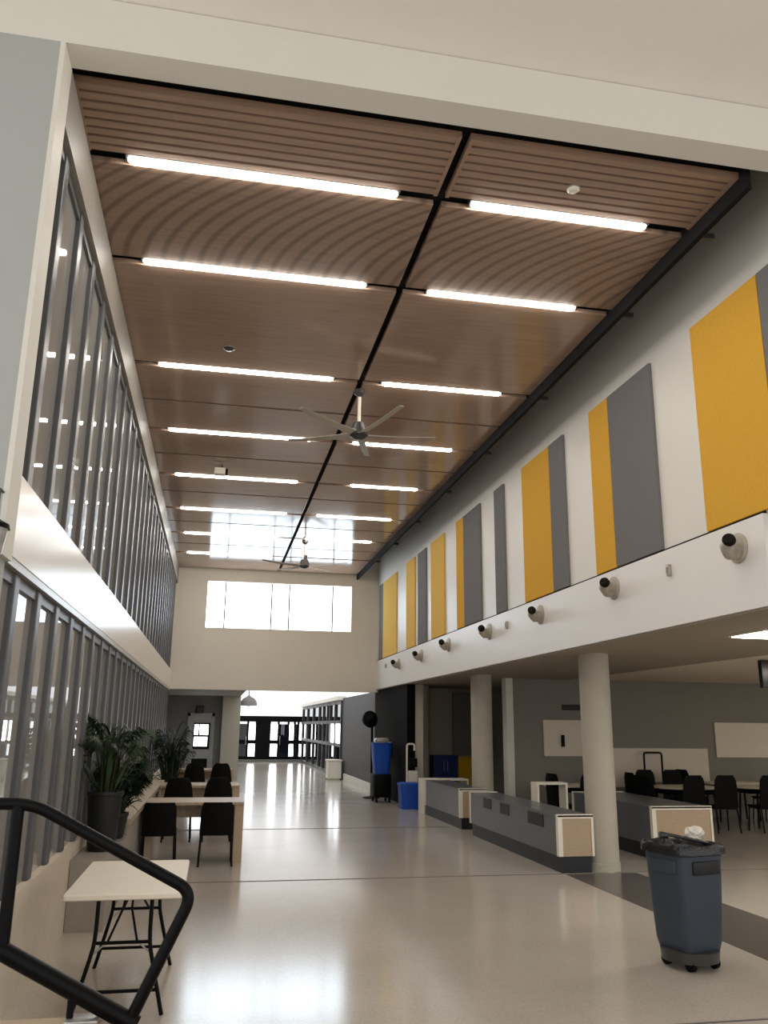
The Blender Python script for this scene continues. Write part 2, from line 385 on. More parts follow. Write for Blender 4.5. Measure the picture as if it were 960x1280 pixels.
# nozzles on the fascia
nz = [(6.47, 3.35), (8.87, 3.37), (11.15, 3.35), (13.45, 3.35), (15.99, 3.36), (18.24, 3.32), (20.59, 3.30)]
for i, (y, z) in enumerate(nz):
    lab = ('grey round air nozzle on the white fascia, %s from the camera' % ORD[i]) if i else 'grey round air nozzle on the white fascia, largest and nearest the camera'
    t = thing('air_nozzle', lab, 'air nozzle', (XR, y, z), 0, 'air nozzles on the fascia')
    MB().lathe([(.135, 0), (.135, .015), (.12, .03), (.09, .034)], mx=Matrix.Rotation(-PI/2, 4, 'Y')).build('flange', M['nozzle'], t)
    pts = [(-.02, 0, -.02), (-.09, -.01, -.03), (-.15, -.06, -.005), (-.18, -.14, .03)]
    MB().tube(pts, [.085, .08, .065, .05], 16).build('elbow', M['nozzle'], t)
    d = Vector((-.07, -.06, .03)).normalized(); p = Vector(pts[-1])
    MB().tube([p-d*.01, p+d*.03, p+d*.05], [.054, .056, .045], 16).build('outlet', M['nozzle_hole'], t)
for y, lab in ((7.63, 'small grey wall sensor box between the two nearest nozzles'), (12.55, 'small grey wall sensor box between the third and fourth nozzles'), (22.2, 'tiny grey wall sensor at the far end of the fascia')):
    t = thing('wall_sensor', lab, 'sensor', (XR, y, 3.36), 0, 'sensor boxes on the fascia')
    MB().box(-.035, 0, -.03, .03, -.06, .06, bev=.008).build('housing', M['nozzle'], t)
    MB().box(-.042, -.034, -.015, .015, -.03, .03).build('lens', M['trim'], t)
# lantern at the corner of the portal
t = thing('wall_lantern', 'small dark lantern at the left picture edge by the portal', 'lantern', (-1.2, 4.66, 2.66))
MB().lathe([(.075, .14), (.07, .165), (.03, .185), (.01, .2)]).build('cap', M['black_metal'], t)
MB().lathe([(.045, 0), (.065, .14)]).build('shade', M['lamp_glass'], t)
MB().tube([(0, 0, .19), (0, 0, .36), (0, .07, .36)], .008).build('stem', M['dark_metal'], t)
MB().lathe([(.008, -.25), (.02, -.02), (.046, 0)]).build('spindle', M['steel'], t)

# ------------------------------------------------------------------ cafeteria shell
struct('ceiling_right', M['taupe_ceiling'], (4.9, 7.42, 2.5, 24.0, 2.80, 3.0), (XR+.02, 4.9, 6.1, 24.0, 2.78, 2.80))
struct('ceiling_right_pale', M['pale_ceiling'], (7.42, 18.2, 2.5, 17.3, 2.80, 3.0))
struct('wall_back', M['taupe'], (6.10, 18.2, 17.0, 17.2, 0, 2.80))
struct('wall_right_unseen', M['taupe'], (18.0, 18.2, 2.5, 17.0, 0, 2.8))  # unseen side wall, added to keep outside light off the dining area
struct('trim_10', M['white'], (5.95, 6.10, 16.95, 17.2, 0, 2.8), label='pale corner post at the end of the taupe wall')
struct('wall_inner', M['taupe'], (7.0, 7.2, 17.2, 22.3, 0, 2.8))
struct('wall_back_left', M['light_taupe'], (4.72, 7.2, 22.3, 22.5, 0, 2.8))
struct('trim_11', M['taupe'], (6.30, 7.0, 22.2, 22.3, 0, 2.7))
struct('wall_black', M['black_wall'], (4.52, 4.72, 19.95, YF+.2, 0, 2.8))
struct('wall_end', M['light_taupe'], (4.72, 4.92, 19.97, 22.3, 0, 2.8))
# columns
for y, lab in ((10.98, 'round grey column nearest the camera, beside the trash can'), (16.1, 'middle round grey column behind the booth dividers'), (21.1, 'round grey column farthest away, by the blue totes')):
    t = thing('column', lab, 'column', (5.14, y, 0), 0, 'round columns')
    MB().lathe([(.205, 0), (.205, 2.80)], n=40).build('shaft', M['concrete'], t)
    MB().lathe([(.215, 0), (.215, .1), (.206, .105)], n=40).build('base_ring', M['concrete'], t)
# boards, sign, screen and lights of the cafeteria
def board(x0, x1, z0, z1, lab, name='wall_board'):
    o = MB().box(x0, x1, 16.955, 17.0, z0, z1, bev=.006).build(name, M['board'], smooth=False); return tag(o, lab, 'board', 'white boards on the taupe wall')
board(6.75, 7.97, 1.23, 1.96, 'white board left of the near column, with a small dark handle')
board(8.2, 10.47, 0.62, 1.40, 'low white board behind the black chairs right of the near column')
board(10.68, 13.4, 1.22, 1.95, 'white board at the right picture edge above the black chairs')
hb = bpy.data.objects['wall_board']
tag(MB().box(7.13, 7.19, 16.90, 16.955, 1.42, 1.66, bev=.008).build('handle', M['black_plastic'], hb), 'small dark upright handle')
t = thing('wall_vent', 'dark horizontal wall vent high on the taupe wall left of the column', 'vent', (7.45, 17.0, 2.22))
MB().box(-.25, .25, -.03, 0, -.06, .06).build('frame', M['dark_metal'], t, smooth=False)
for k in range(4): MB().box(-.24, .24, -.045, -.028, -.05+k*.028, -.035+k*.028).build('louver', M['black_metal'], t, smooth=False)
t = thing('hanging_screen', 'black screen hung under the pale ceiling at the right edge', 'screen', (8.0, 11.0, 2.80))
MB().box(-.27, .75, -.04, .04, -.41, -.015, bev=.01).build('housing', M['screen'], t, smooth=False)
MB().box(.1, .3, -.03, .03, -.02, 0).build('mount', M['dark_metal'], t, smooth=False)
def flat_light(x, y, lab):
    t = thing('flat_ceiling_light', lab, 'ceiling light', (x, y, 2.80), 0, 'flat lights of the dining area')
    MB().box(-.62, .62, -.32, .32, -.02, 0).build('frame', M['cap_white'], t, smooth=False)
    MB().box(-.59, .59, -.29, .29, -.03, -.018).build('diffuser', M['panel_glow'], t, smooth=False)
for q in ((9.2, 8.6), (11.6, 8.6), (14.2, 12.2), (16.6, 14.8), (9.2, 5.6), (15.5, 9)): flat_light(*q, 'added unseen flat light brightening the dining area, beyond the right picture edge')  # lamps added out of view to brighten the dining area
flat_light(6.08, 7.95, 'glowing flat ceiling light at the right picture edge under the fascia')

# ------------------------------------------------------------------ entrance beyond the far wall
struct('wall_entry_left', M['grey'], (-1.6, 0.33, 29.95, 30.15, 2.55, 2.9), (-1.6, -.84, 29.95, 30.15, 0, 2.55), (.05, .33, 29.95, 30.15, 0, 2.55), (-.84, .05, 29.95, 30.15, 2.16, 2.55))
struct('ceiling_entry_left', M['taupe'], (-1.6, 0.88, YF+.3, 30.2, 2.74, 2.9))
struct('wall_entry_side', M['grey'], (-1.7, -1.55, YF, 30.2, 0, 2.74))
struct('trim_12', M['light_taupe'], (.30, .90, 29.6, 30.3, 0, 2.74), label='pale pier between the small door and the glazed entrance')
struct('wall_entry_pier', M['light_taupe'], (.60, .90, 30.3, 44.0, 0, 2.74))
d = thing('door_1', 'pale grey single door with a bright window and a dark lower panel', 'door'); del d['category']; d['kind'] = 'structure'
MB().box(-.80, .01, 29.96, 30.0, 0.0, 2.12).box(-.84, -.76, 29.9, 30.0, 0, 2.16).box(-.03, .05, 29.9, 30.0, 0, 2.16).box(-.84, .05, 29.9, 30.0, 2.06, 2.16).build('door_leaf', M['door_grey'], d, smooth=False)
f = MB().box(-.63, .02-.1, 29.93, 29.965, .98, 1.84).build('window_frame', M['black_metal'], d, smooth=False)
MB().box(-.60, -.47, 29.915, 29.931, 1.45, 1.79).box(-.42, -.14, 29.915, 29.931, 1.45, 1.79).box(-.60, -.16, 29.915, 29.931, 1.08, 1.38).build('pane', M['sky2'], f, smooth=False)
MB().box(-.64, -.12, 29.94, 29.965, .20, .68).build('lower_panel', M['black_metal'], d, smooth=False)
MB().tube([(-.70, 29.96, 1.0), (-.70, 29.9, 1.0), (-.62, 29.9, 1.0)], .012).build('door_handle', M['steel'], d)
t = thing('wall_speaker', 'small black box above the pale single door', 'speaker', (-.45, 29.95, 2.28))
MB().box(-.12, .12, -.16, 0, -.12, .12, bev=.01).build('housing', M['black_plastic'], t)
MB().box(-.1, .1, -.172, -.158, -.1, .1).build('grille', M['dark_metal'], t)
# entrance doors
e = thing('door_2', 'black framed glass entrance doors with bright panes', 'door'); del e['category']; e['kind'] = 'structure'
xs = [1.27, 1.75, 2.17, 2.84, 3.28, 3.78, 4.10, 4.29, 4.50, 4.62]
b = MB()
for x in xs: b.box(x-.05, x+.05, 43.9, 44.02, 0.12, 2.12)
b.box(2.17, 2.84, 43.92, 43.98, .12, 2.12).box(2.4, 2.62, 43.9, 44.0, .12, 2.12)
for z in (2.05, .965, .17): b.box(1.22, 4.66, 43.89, 44.03, z-.1, z+.1)
b.box(1.1, 4.70, 43.80, 44.1, 2.03, 2.2)
b.build('door_frame', M['black_metal'], e, smooth=False)
for i, (a, c) in enumerate(zip(xs, xs[1:])):
    bright = i in (1, 3, 5, 7)
    for z0, z1 in ((.26, .88), (1.05, 1.84)):
        if i == 2: continue
        MB().box(a+.05, c-.05, 43.95, 43.97, z0, z1).build('pane', M['sky2'] if bright else M['navy_glass'], e, smooth=False)
for x in (1.66, 3.36): MB().tube([(x, 43.9, .85), (x, 43.82, .85), (x, 43.82, 1.25), (x, 43.9, 1.25)], .02).build('door_handle', M['steel'], e)
struct('trim_13', M['grey'], (1.1, 4.7, 43.6, 44.1, 0, .12))
w = thing('window_4', 'bright white clerestory glazing over the entrance doors', 'window'); del w['category']; w['kind'] = 'structure'
MB().box(.9, 8.0, 44.3, 44.32, 2.2, 4.6).build('pane', M['sky3'], w, smooth=False)
MB().box(.85, 8.05, 44.24, 44.3, 2.15, 2.24).build('window_frame', M['black_metal'], w, smooth=False)
struct('wall_entry_right', M['charcoal'], (4.50, 4.7, YF+.3, 30.3, 0, 2.75))
struct('baseboard_right', M['white'], (4.44, 4.5, YF+.32, 29.4, 0, .22))
s = thing('window_5', 'side glazing of the entrance with dark posts and bright panes', 'window'); del s['category']; s['kind'] = 'structure'
b = MB(); ys = [30.3, 31.9, 33.3, 34.1, 35.4, 36.8, 39.0, 41.4, 43.6]
for y in ys: b.box(4.44, 4.58, y-.07, y+.07, 0, 2.7)
for z in (.06, 1.12, 1.92, 2.62): b.box(4.45, 4.57, 30.3, 43.6, z-.06, z+.06)
b.build('window_frame', M['dark_metal'], s, smooth=False)
for i, (a, c) in enumerate(zip(ys, ys[1:])):
    MB().box(4.50, 4.52, a+.07, c-.07, 1.18, 1.86).build('pane', M['sky2'] if i in (0, 1) else M['navy_glass'], s, smooth=False)
    MB().box(4.50, 4.52, a+.07, c-.07, 1.98, 2.56).build('pane', M['navy_glass'], s, smooth=False)
    MB().box(4.50, 4.52, a+.07, c-.07, .12, 1.06).build('pane', M['navy_glass'], s, smooth=False)
struct('trim_14', M['white'], (4.3, 4.62, 30.2, 43.8, 2.68, 2.82))
t = thing('dome_pendant', 'grey dome pendant lamp hanging in the bright entrance', 'pendant lamp', (1.2, 30.6, 2.45))
MB().lathe([(.30, 0), (.28, .14), (.2, .25), (.06, .32), (.03, .36)]).build('lamp_shade', M['grey'], t)
MB().tube([(0, 0, .3), (0, 0, .62)], .015).build('cord', M['black_metal'], t)
MB().lathe([(.06, -.02), (.08, .06), (.03, .12)]).build('bulb', M['cap_white'], t)
struct('trim_15', M['dark_metal'], (.7, 4.6, 30.5, 30.7, 3.05, 3.15))
o = MB().box(3.95, 4.40, 29.55, 30.2, .05, .62, bev=.01).box(3.92, 4.43, 29.52, 30.22, .62, .66).box(4.0, 4.36, 29.6, 30.15, 0, .05).build('low_cabinet', M['cap_white'], smooth=False)
tag(o, 'low white cabinet at the foot of the entrance side glazing', 'cabinet')

# ------------------------------------------------------------------ booth dividers on the right
def divider(label, x, y0, y1, w, h=.70, spots=()):
    t = thing('booth_divider', label, 'divider', (x, y0, 0), 0, 'booth dividers')
    L = y1-y0
    MB().box(.03, w-.03, .03, L-.03, 0, .2).build('plinth', M['plinth'], t, smooth=False)
    MB().box(0, w, .07, L-.07, .2, h-.02).build('body', M['divider'], t, smooth=False)
    MB().box(-.01, w+.01, .0, L, h-.02, h).build('top_cap', M['divider'], t, smooth=False)
    for s in (0, 1):
        y = 0 if s == 0 else L-.07
        f = MB().box(-.012, .05, y, y+.07, .2, h+.01).box(.05, w+.012, y, y+.07, h-.04, h+.01).box(w-.02, w+.012, y, y+.07, .2, h-.04).build('end_frame', M['cap_white'], t, smooth=False)
        MB().box(.05, w-.02, y+.012, y+.058, .2, h-.04).build('end_panel', M['tan'], f, smooth=False)
    for (a, b, z0, z1) in spots:
        MB().box(-.008, .01, a, b, z0, z1).build('dark_panel', M['plinth'], t, smooth=False)  # plain dark rectangles on the side of the divider
    return t
divider('grey booth divider with tan end panel against the near column', 4.46, 10.8, 14.72, .47, .70, ((.52, 1.1, .5, .66), (1.9, 2.3, .51, .67), (2.75, 3.15, .52, .68)))
divider('grey booth divider farther along, past the narrow gap with white ends', 4.50, 15.46, 18.1, .5, .70)
divider('grey booth divider with tan end panel behind the trash can', 6.22, 11.6, 14.4, .92, .72)
def n_table(label, x, y, w, d, h):
    t = thing('side_table', label, 'table', (x, y, 0), 0, 'white waterfall tables')
    MB().box(0, w, 0, d, h-.03, h).build('tabletop', M['cap_white'], t, smooth=False)
    for xx in (0, w-.03): MB().box(xx, xx+.03, 0, d, 0, h-.03).build('leg', M['cap_white'], t, smooth=False)
n_table('white slab-sided table standing behind the nearest booth divider', 5.0, 12.9, .5, .28, .97)
n_table('white slab-sided table beyond the farther booth divider', 4.52, 18.3, 1.0, .5, .70)

# ------------------------------------------------------------------ chairs
def shell_back(wb, wt, z0, z1, y0, lean, curve, th, round_=.35):
    b = MB(); R = []
    N = 10
    for j in range(N+1):
        s = j/N; z = z0+(z1-z0)*s; w = wb+(wt-wb)*s
        if s > .75: w *= math.sqrt(max(0.02, 1-((s-.75)/.25)**2*round_))
        front, back = [], []
        for i in range(9):
            u = -1+2*i/8; y = y0-lean*s+curve*(u*u)
            front.append((u*w/2, y+th/2, z)); back.append((u*w/2, y-th/2, z))
        R.append(front+back[::-1])
    return b.rings(R)
def make_chair(label, group, wb=.44, wt=.42, seat_h=.44, top=.80, rnd=.25, z_back=.38):
    t = thing('stacking_chair', label, 'chair', (0, 0, 0), 0, group)
    MB().box(-.22, .22, -.20, .22, seat_h-.03, seat_h+.015, bev=.02).build('seat', M['black_plastic'], t)
    shell_back(wb, wt, z_back, top, -.21, .05, .03, .02, rnd).build('backrest', M['black_plastic'], t)
    for sx in (-1, 1):
        MB().tube([(sx*.2, -.18, seat_h-.03), (sx*.215, -.235, 0.0)], .014).build('leg', M['black_metal'], t)
        MB().tube([(sx*.2, .18, seat_h-.03), (sx*.215, .22, 0.0)], .014).build('leg', M['black_metal'], t)
    MB().tube([(-.2, .17, seat_h-.035), (-.2, -.17, seat_h-.035), (.2, -.17, seat_h-.035), (.2, .17, seat_h-.035)], .012).build('seat_frame', M['black_metal'], t)
    return t
HG = 'black chairs at the tan tables'
ch = make_chair('square-backed black chair at the nearest tan table, left one', HG)
ch.location = (-.61, 12.12, 0)
dup(ch, (.13, 12.12, 0), None, 'square-backed black chair at the nearest tan table, right one beside the end panel')
c2 = make_chair('round-shouldered black chair at the middle tan table, left one', HG, .52, .36, .46, .97, .5, .46)
c2.location = (-.47, 14.55, 0)
dup(c2, (.15, 14.55, 0), None, 'round-shouldered black chair at the middle tan table, right one')
dup(c2, (-.33, 19.75, 0), None, 'round-topped black chair at the farthest tan table, left one')
dup(c2, (.24, 19.75, 0), None, 'round-topped black chair at the farthest tan table, right one')
# tan tables
def hall_table(label, y, x0, x1, d):
    t = thing('booth_table', label, 'table', (x1, y, 0), 0, 'tan tables on the left')
    MB().box(x0-x1, 0, 0, d, .74, .78, bev=.004).build('tabletop', M['tan_speck'], t, smooth=False)
    MB().box(-.12, -.0, .02, d-.02, 0, .74).build('end_panel', M['tan'], t, smooth=False)
    MB().box(x0-x1, -.12, d*.5, d*.5+.03, .55, .74).build('apron', M['tan_speck'], t, smooth=False)
    MB().box(x0-x1+.02, x0-x1+.1, .1, d-.1, 0, .74).build('leg', M['tan'], t, smooth=False)
hall_table('speckled tan table nearest the camera with a tall tan end panel', 12.12, -.82, .48, .8)
hall_table('speckled tan table in the middle of the left row', 15.4, -.82, .52, .8)
hall_table('speckled tan table farthest away in the left row', 20.6, -.9, .52, .8)
# low wall with speckled cap and planter ledge
struct('wall_low', M['ledge'], (-1.18, -.88, 10.3, 17.2, 0, .70))
struct('trim_16', M['stone_speck'], (-1.18, -.84, 10.28, 17.24, .70, .76), label='speckled tan cap along the low grey wall')
struct('trim_17', M['ledge'], (-1.185, -.86, 8.45, 10.26, 0, .60), label='low grey planter ledge under the palms')

# ------------------------------------------------------------------ plants
def leaf_strip(b, base, az, length, rise, droop, w, n=7):
    d = Vector((math.cos(az), math.sin(az), 0)); side = Vector((-d.y, d.x, 0)); L, Rr = [], []
    for k in range(n+1):
        s = k/n
        p = Vector(base)+d*(length*s)+Vector((0, 0, rise*s-droop*s*s))
        ww = w*math.sin(PI*min(1, .12+.88*s))**.7*(1 if s < 1 else .05)
        L.append(b.bm.verts.new(p-side*ww+Vector((0, 0, .15*ww)))); Rr.append(b.bm.verts.new(p+side*ww+Vector((0, 0, .15*ww))))
    C = [b.bm.verts.new((l.co+r.co)/2-Vector((0, 0, .3*w))) for l, r in zip(L, Rr)]
    for k in range(n):
        b.bm.faces.new((L[k], C[k], C[k+1], L[k+1])); b.bm.faces.new((C[k], Rr[k], Rr[k+1], C[k+1]))
def frond(b, base, az, length, rise, droop):     # feather palm frond: rachis with leaflets
    d = Vector((math.cos(az), math.sin(az), 0)); side = Vector((-d.y, d.x, 0))
    pts = []
    for k in range(13):
        s = k/12; pts.append(Vector(base)+d*(length*s)+Vector((0, 0, rise*s-droop*s*s*s)))
    b.tube(pts, [.007*(1-.8*k/12) for k in range(13)], 5)
    for k in range(3, 13):
        s = k/12; ll = .26*math.sin(PI*(.15+.8*s))
        for sg in (-1, 1):
            tip = pts[k]+side*sg*ll*.8+d*ll*.55+Vector((0, 0, -.35*ll))
            mid = (pts[k]+tip)/2+Vector((0, 0, .04)); wv = d*.016
            v = [b.bm.verts.new(q) for q in (pts[k], mid-wv, tip, mid+wv)]
            b.bm.faces.new(v)
def palm(label, loc, pot_r, pot_h, n, ht, spread, m, straps=0):
    t = thing('potted_palm', label, 'potted plant', loc)
    MB().lathe([(pot_r*.75, 0), (pot_r*.8, .02), (pot_r, pot_h-.04), (pot_r*1.06, pot_h-.03), (pot_r*1.06, pot_h), (pot_r*.9, pot_h), (pot_r*.88, pot_h-.05)], n=28).build('pot', M['pot'], t)
    MB().lathe([(pot_r*.92, pot_h-.06), (pot_r*.9, pot_h-.035), (.01, pot_h-.02)]).build('soil', M['soil'], t)
    st = MB(); lf = MB()
    for k in range(n):
        az = random.uniform(0, 2*PI); r = random.uniform(0, pot_r*.5); p = Vector((r*math.cos(az), r*math.sin(az), pot_h-.03))
        h = ht*random.uniform(.25, .62); q = p+Vector((r*.6*math.cos(az), r*.6*math.sin(az), h))
        st.tube([p, (p+q)/2+Vector((.01, 0, 0)), q], [.012, .01, .007], 6)
        frond(lf, q, az+random.uniform(-.7, .7), spread*random.uniform(.6, 1), ht*random.uniform(.3, .65), ht*random.uniform(.15, .5))
    for k in range(straps):
        az = random.uniform(0, 2*PI); r = random.uniform(0, pot_r*.7)
        leaf_strip(lf, (r*math.cos(az), r*math.sin(az), pot_h-.02), az, spread*random.uniform(.25, .9), ht*random.uniform(.4, .95), ht*random.uniform(.05, .5), .025)
    st.build('stems', M['stem'], t); lf.build('foliage', m, t, smooth=False)
    return t
palm('tall green palm in a black pot on the ledge, nearest the camera', (-1.0, 9.05, .60), .165, .55, 26, .9, .34, M['leaf'], 24)
palm('bushy dark palm behind the tall green one, beside the low wall', (-1.0, 10.0, .60), .15, .26, 46, .66, .31, M['leaf_dark'], 90)
palm('dark palm at the far end of the left glazing', (-.80, 18.2, 0), .22, .55, 40, 1.35, .34, M['leaf_dark'], 60)

# ------------------------------------------------------------------ folding table in front
t = thing('folding_table', 'white folding table with black steel legs behind the handrail', 'table', (-.495, 6.7, 0))
hw, hd, zt = .375, .70, .74
def rrect(w, d, r, z):
    P = []
    for cx, cy, a in ((w-r, d-r, 0), (-w+r, d-r, 90), (-w+r, -d+r, 180), (w-r, -d+r, 270)):
        for k in range(6):
            an = math.radians(a+k*18); P.append((cx+r*math.cos(an), cy+r*math.sin(an), z))
    return P
MB().rings([rrect(hw-.01, hd-.01, .025, zt-.038), rrect(hw, hd, .025, zt-.03), rrect(hw, hd, .025, zt-.006), rrect(hw-.006, hd-.006, .025, zt)]).build('tabletop', M['table_white'], t)
for sy in (-1, 1):
    for sx in (-1, 1):
        y = sy*.52; f = sy*.06
        pts = bez([(sx*.17, y, zt-.05), (sx*.17, y+f*.2, .44), (sx*.19, y+f*.4, .34), (sx*.28, y+f, .0)], 6, .12)
        MB().tube(pts, .0135, 10).build('leg', M['black_metal'], t)
    MB().tube([(-.245, sy*.555, .14), (.245, sy*.555, .14)], .011).build('crossbar', M['black_metal'], t)
    MB().tube([(-.17, sy*.53, .42), (.17, sy*.53, .42)], .011).build('crossbar', M['black_metal'], t)
    for sx in (-1, 1): MB().tube([(sx*.02, sy*.10, zt-.06), (sx*.03, sy*.32, zt-.16), (sx*.09, sy*.52, .43)], .008).build('brace', M['black_metal'], t)
    for sx in (-1, 1): MB().tube([(sx*.10, sy*.525, .42), (sx*.17, sy*.53, .36)], .006).build('gusset', M['steel'], t)

# ------------------------------------------------------------------ handrail and landing
yR = 3.6
t = thing('handrail', 'black metal handrail sloping down in the lower left foreground', 'handrail', (-.72, yR, .735))
def rp(x, z): return (x+.72, 0, z-.735)
top = bez([rp(-1.15, 1.5), rp(-.66, 1.495), rp(-.035, 1.165), rp(-.245, .715)], 10, .07)
MB().tube(top, .023, 14).build('top_rail', M['black_metal'], t)
MB().tube([rp(-1.1, 1.2), rp(-.74, .995), rp(-.215, .71)], .034, 14).build('lower_rail', M['black_metal'], t)
MB().tube([rp(-.715, 1.49), rp(-.715, .985)], .024, 12).build('post', M['black_metal'], t)
p = MB().tube([rp(-.455, .82), rp(-.455, .735)], .013, 10).build('post', M['black_metal'], t)
MB().box(-.47+.72, -.35+.72, -.05, .05, 0, .012, bev=.003).build('base_plate', M['steel'], p)
struct('wall_stair', M['tan'], (-2.2, -.34, 2.3, 3.66, 0, .732), (-.34, -.05, 2.3, 3.66, 0, .55), (-.05, .24, 2.3, 3.66, 0, .36), (.24, .53, 2.3, 3.66, 0, .18))

# ------------------------------------------------------------------ trash can
t = thing('trash_can', 'large grey-blue trash can with black liner on a wheeled dolly', 'trash can', (3.79, 6.62, 0), math.radians(15))
def sq(w, z, e=5.0, n=64):
    P = []
    for k in range(n):
        a = 2*PI*k/n; c, s = math.cos(a), math.sin(a)
        P.append((w*math.copysign(abs(c)**(2/e), c), w*math.copysign(abs(s)**(2/e), s), z))
    return P
MB().rings([sq(.17, .13), sq(.185, .145), sq(.198, .2), sq(.215, .45), sq(.235, .84), sq(.235, .87)]).build('body', M['bin'], t)
MB().rings([sq(.236, .835), sq(.252, .845), sq(.256, .885), sq(.245, .90), sq(.225, .90), sq(.215, .86)]).build('rim', M['bin_dark'], t)
R = []
for w, z in ((.262, .80), (.262, .885), (.25, .915), (.215, .905), (.19, .84)):
    R.append([(x*(1+.012*math.sin(k*1.7+z*40)), y*(1+.012*math.cos(k*2.3+z*50)), z+(.012*math.sin(k*.9) if z < .82 else 0.008*math.sin(k*1.3))) for k, (x, y, z) in enumerate(sq(w, z))])
MB().rings([[(x, y, max(z, .845)) for x, y, z in R[0]]]+R[1:]).build('liner', M['liner'], t)
MB().box(-.14, .14, -.245, -.20, .70, .80, bev=.01).build('handle', M['bin_dark'], t)
MB().box(-.245, -.20, -.14, .14, .70, .80, bev=.01).build('handle', M['bin'], t)
b = MB(); b._add(MB().box(-.19, .19, -.03, .03, -.012, .012, bev=.01).bm, Matrix.Translation((.02, .0, .945)) @ Matrix.Rotation(math.radians(-35), 4, 'Z') @ Matrix.Rotation(math.radians(10), 4, 'Y'))
b._add(MB().box(-.02, .05, -.05, .05, -.012, .03, bev=.01).bm, Matrix.Translation((-.12, .1, .95)) @ Matrix.Rotation(math.radians(-35), 4, 'Z'))
b.build('lid_strap', M['liner'], t)
do = MB().lathe([(.16, .05), (.215, .055), (.225, .135), (.19, .145)], n=32).build('dolly', M['dark_metal'], t)
for k in range(4):
    a = math.radians(45+90*k); cx, cy = .175*math.cos(a), .175*math.sin(a)
    MB().lathe([(.01, -.02), (.045, -.018), (.045, .018), (.01, .02)], mx=Matrix.Translation((cx, cy, .045)) @ Matrix.Rotation(PI/2, 4, 'Y')).box(cx-.03, cx+.03, cy-.01, cy+.01, .05, .11).build('caster', M['black_plastic'], do)
b = MB(); bmesh.ops.create_icosphere(b.bm, subdivisions=3, radius=.075)
for v in b.bm.verts: v.co *= 1+random.uniform(-.16, .16); v.co.z *= .75
o = b.build('crumpled_paper', M['paper'], smooth=False, loc=(3.93, 6.66, .972)); tag(o, 'crumpled white paper sticking out of the trash can', 'paper')

# ------------------------------------------------------------------ bins and bits by the far right corner
t = thing('garbage_cart', 'black garbage cart with a blue tub in the far right corner', 'cart', (4.15, 21.2, 0))
MB().box(-.22, .2, -.3, .3, .12, .66, bev=.03).build('base_bin', M['black_plastic'], t)
MB().rings([[(x*1.0, y*1.2, z) for x, y, z in sq(w, z)] for w, z in ((.18, .66), (.21, 1.0), (.23, 1.36), (.24, 1.40), (.2, 1.40), (.19, 1.2))]).build('tub', M['blue'], t)
MB().box(-.16, .16, -.2, .2, 1.36, 1.52, bev=.05).build('rubbish_bag', M['lamp_glass'], t)
for sx in (-1, 1):
    for sy in (-1, 1): MB().lathe([(.02, -.02), (.06, -.02), (.06, .02), (.02, .02)], mx=Matrix.Translation((sx*.16, sy*.24, .06)) @ Matrix.Rotation(PI/2, 4, 'Y')).box(sx*.16-.02, sx*.16+.02, sy*.24-.02, sy*.24+.02, .08, .13).build('caster', M['black_plastic'], t)
t = thing('pedestal_fan', 'black standing fan with a drooping head before the black wall', 'fan', (4.12, 22.35, 0))
MB().lathe([(.22, 0), (.22, .02), (.05, .05)]).build('base', M['black_plastic'], t)
MB().tube([(0, 0, .03), (0, 0, 1.85), (-.02, -.05, 1.95)], .03).build('pole', M['black_metal'], t)
MB().lathe([(.05, -.22), (.15, -.16), (.22, -.02), (.22, .03), (.1, .1), (.04, .18)], mx=Matrix.Translation((-.08, -.12, 1.97)) @ Matrix.Rotation(math.radians(80), 4, 'X') @ Matrix.Rotation(.4, 4, 'Y')).build('fan_head', M['black_plastic'], t)
t = thing('storage_tote', 'bright blue plastic tote on the floor by the farthest column', 'tote', (4.46, 19.48, 0))
MB().rings([[(x*.9, y, z) for x, y, z in sq(w, z, 6)] for w, z in ((.22, 0), (.25, .5))]).build('body', M['blue'], t)
MB().rings([[(x*.9, y, z) for x, y, z in sq(w, z, 6)] for w, z in ((.265, .5), (.265, .54), (.22, .56))]).build('lid', M['blue'], t)
t = thing('hand_truck', 'thin white upright frame with a black box beside the farthest column', 'hand truck', (4.58, 19.86, 0))
MB().tube(bez([(-.08, 0, 0), (-.08, 0, 1.4), (.1, 0, 1.4), (.1, 0, 1.25)], 6, .06), .022).build('frame', M['cap_white'], t)
MB().box(-.02, .16, -.06, .06, .88, 1.08, bev=.01).build('box', M['black_plastic'], t)
MB().box(-.05, .16, -.05, .04, .02, .8).build('panel', M['cap_white'], t)
t = thing('soap_box', 'small pinkish box hung on the black wall by the blue tub', 'box', (4.50, 21.9, 1.2))
MB().box(-.14, .02, -.1, .1, -.17, .17, bev=.01).build('body', M['pink'], t); MB().box(-.15, .02, -.11, .11, .17, .2, bev=.005).build('lid', M['cap_white'], t)
t = thing('navy_cabinet', 'navy blue cabinet with two doors behind the white table', 'cabinet', (5.95, 21.95, 0))
MB().box(-.31, .31, -.2, .25, .08, 1.08, bev=.01).build('body', M['navy'], t)
for sx in (-1, 1):
    dd = MB().box(sx*.15-.14, sx*.15+.14, -.215, -.2, .14, 1.04).build('door', M['navy'], t, smooth=False); MB().box(sx*.05-.008, sx*.05+.008, -.235, -.21, .7, .95).build('handle', M['steel'], dd)
MB().box(-.29, .29, -.18, .25, 0, .08).build('plinth', M['plinth'], t)
t = thing('yellow_cabinet', 'yellow cabinet next to the navy cabinet, left of the middle column', 'cabinet', (6.53, 21.9, 0))
MB().box(-.24, .24, -.2, .25, .06, 1.05, bev=.01).build('body', M['cyellow'], t); MB().box(-.24, .24, -.21, .25, 1.05, 1.08).build('top', M['tan'], t)
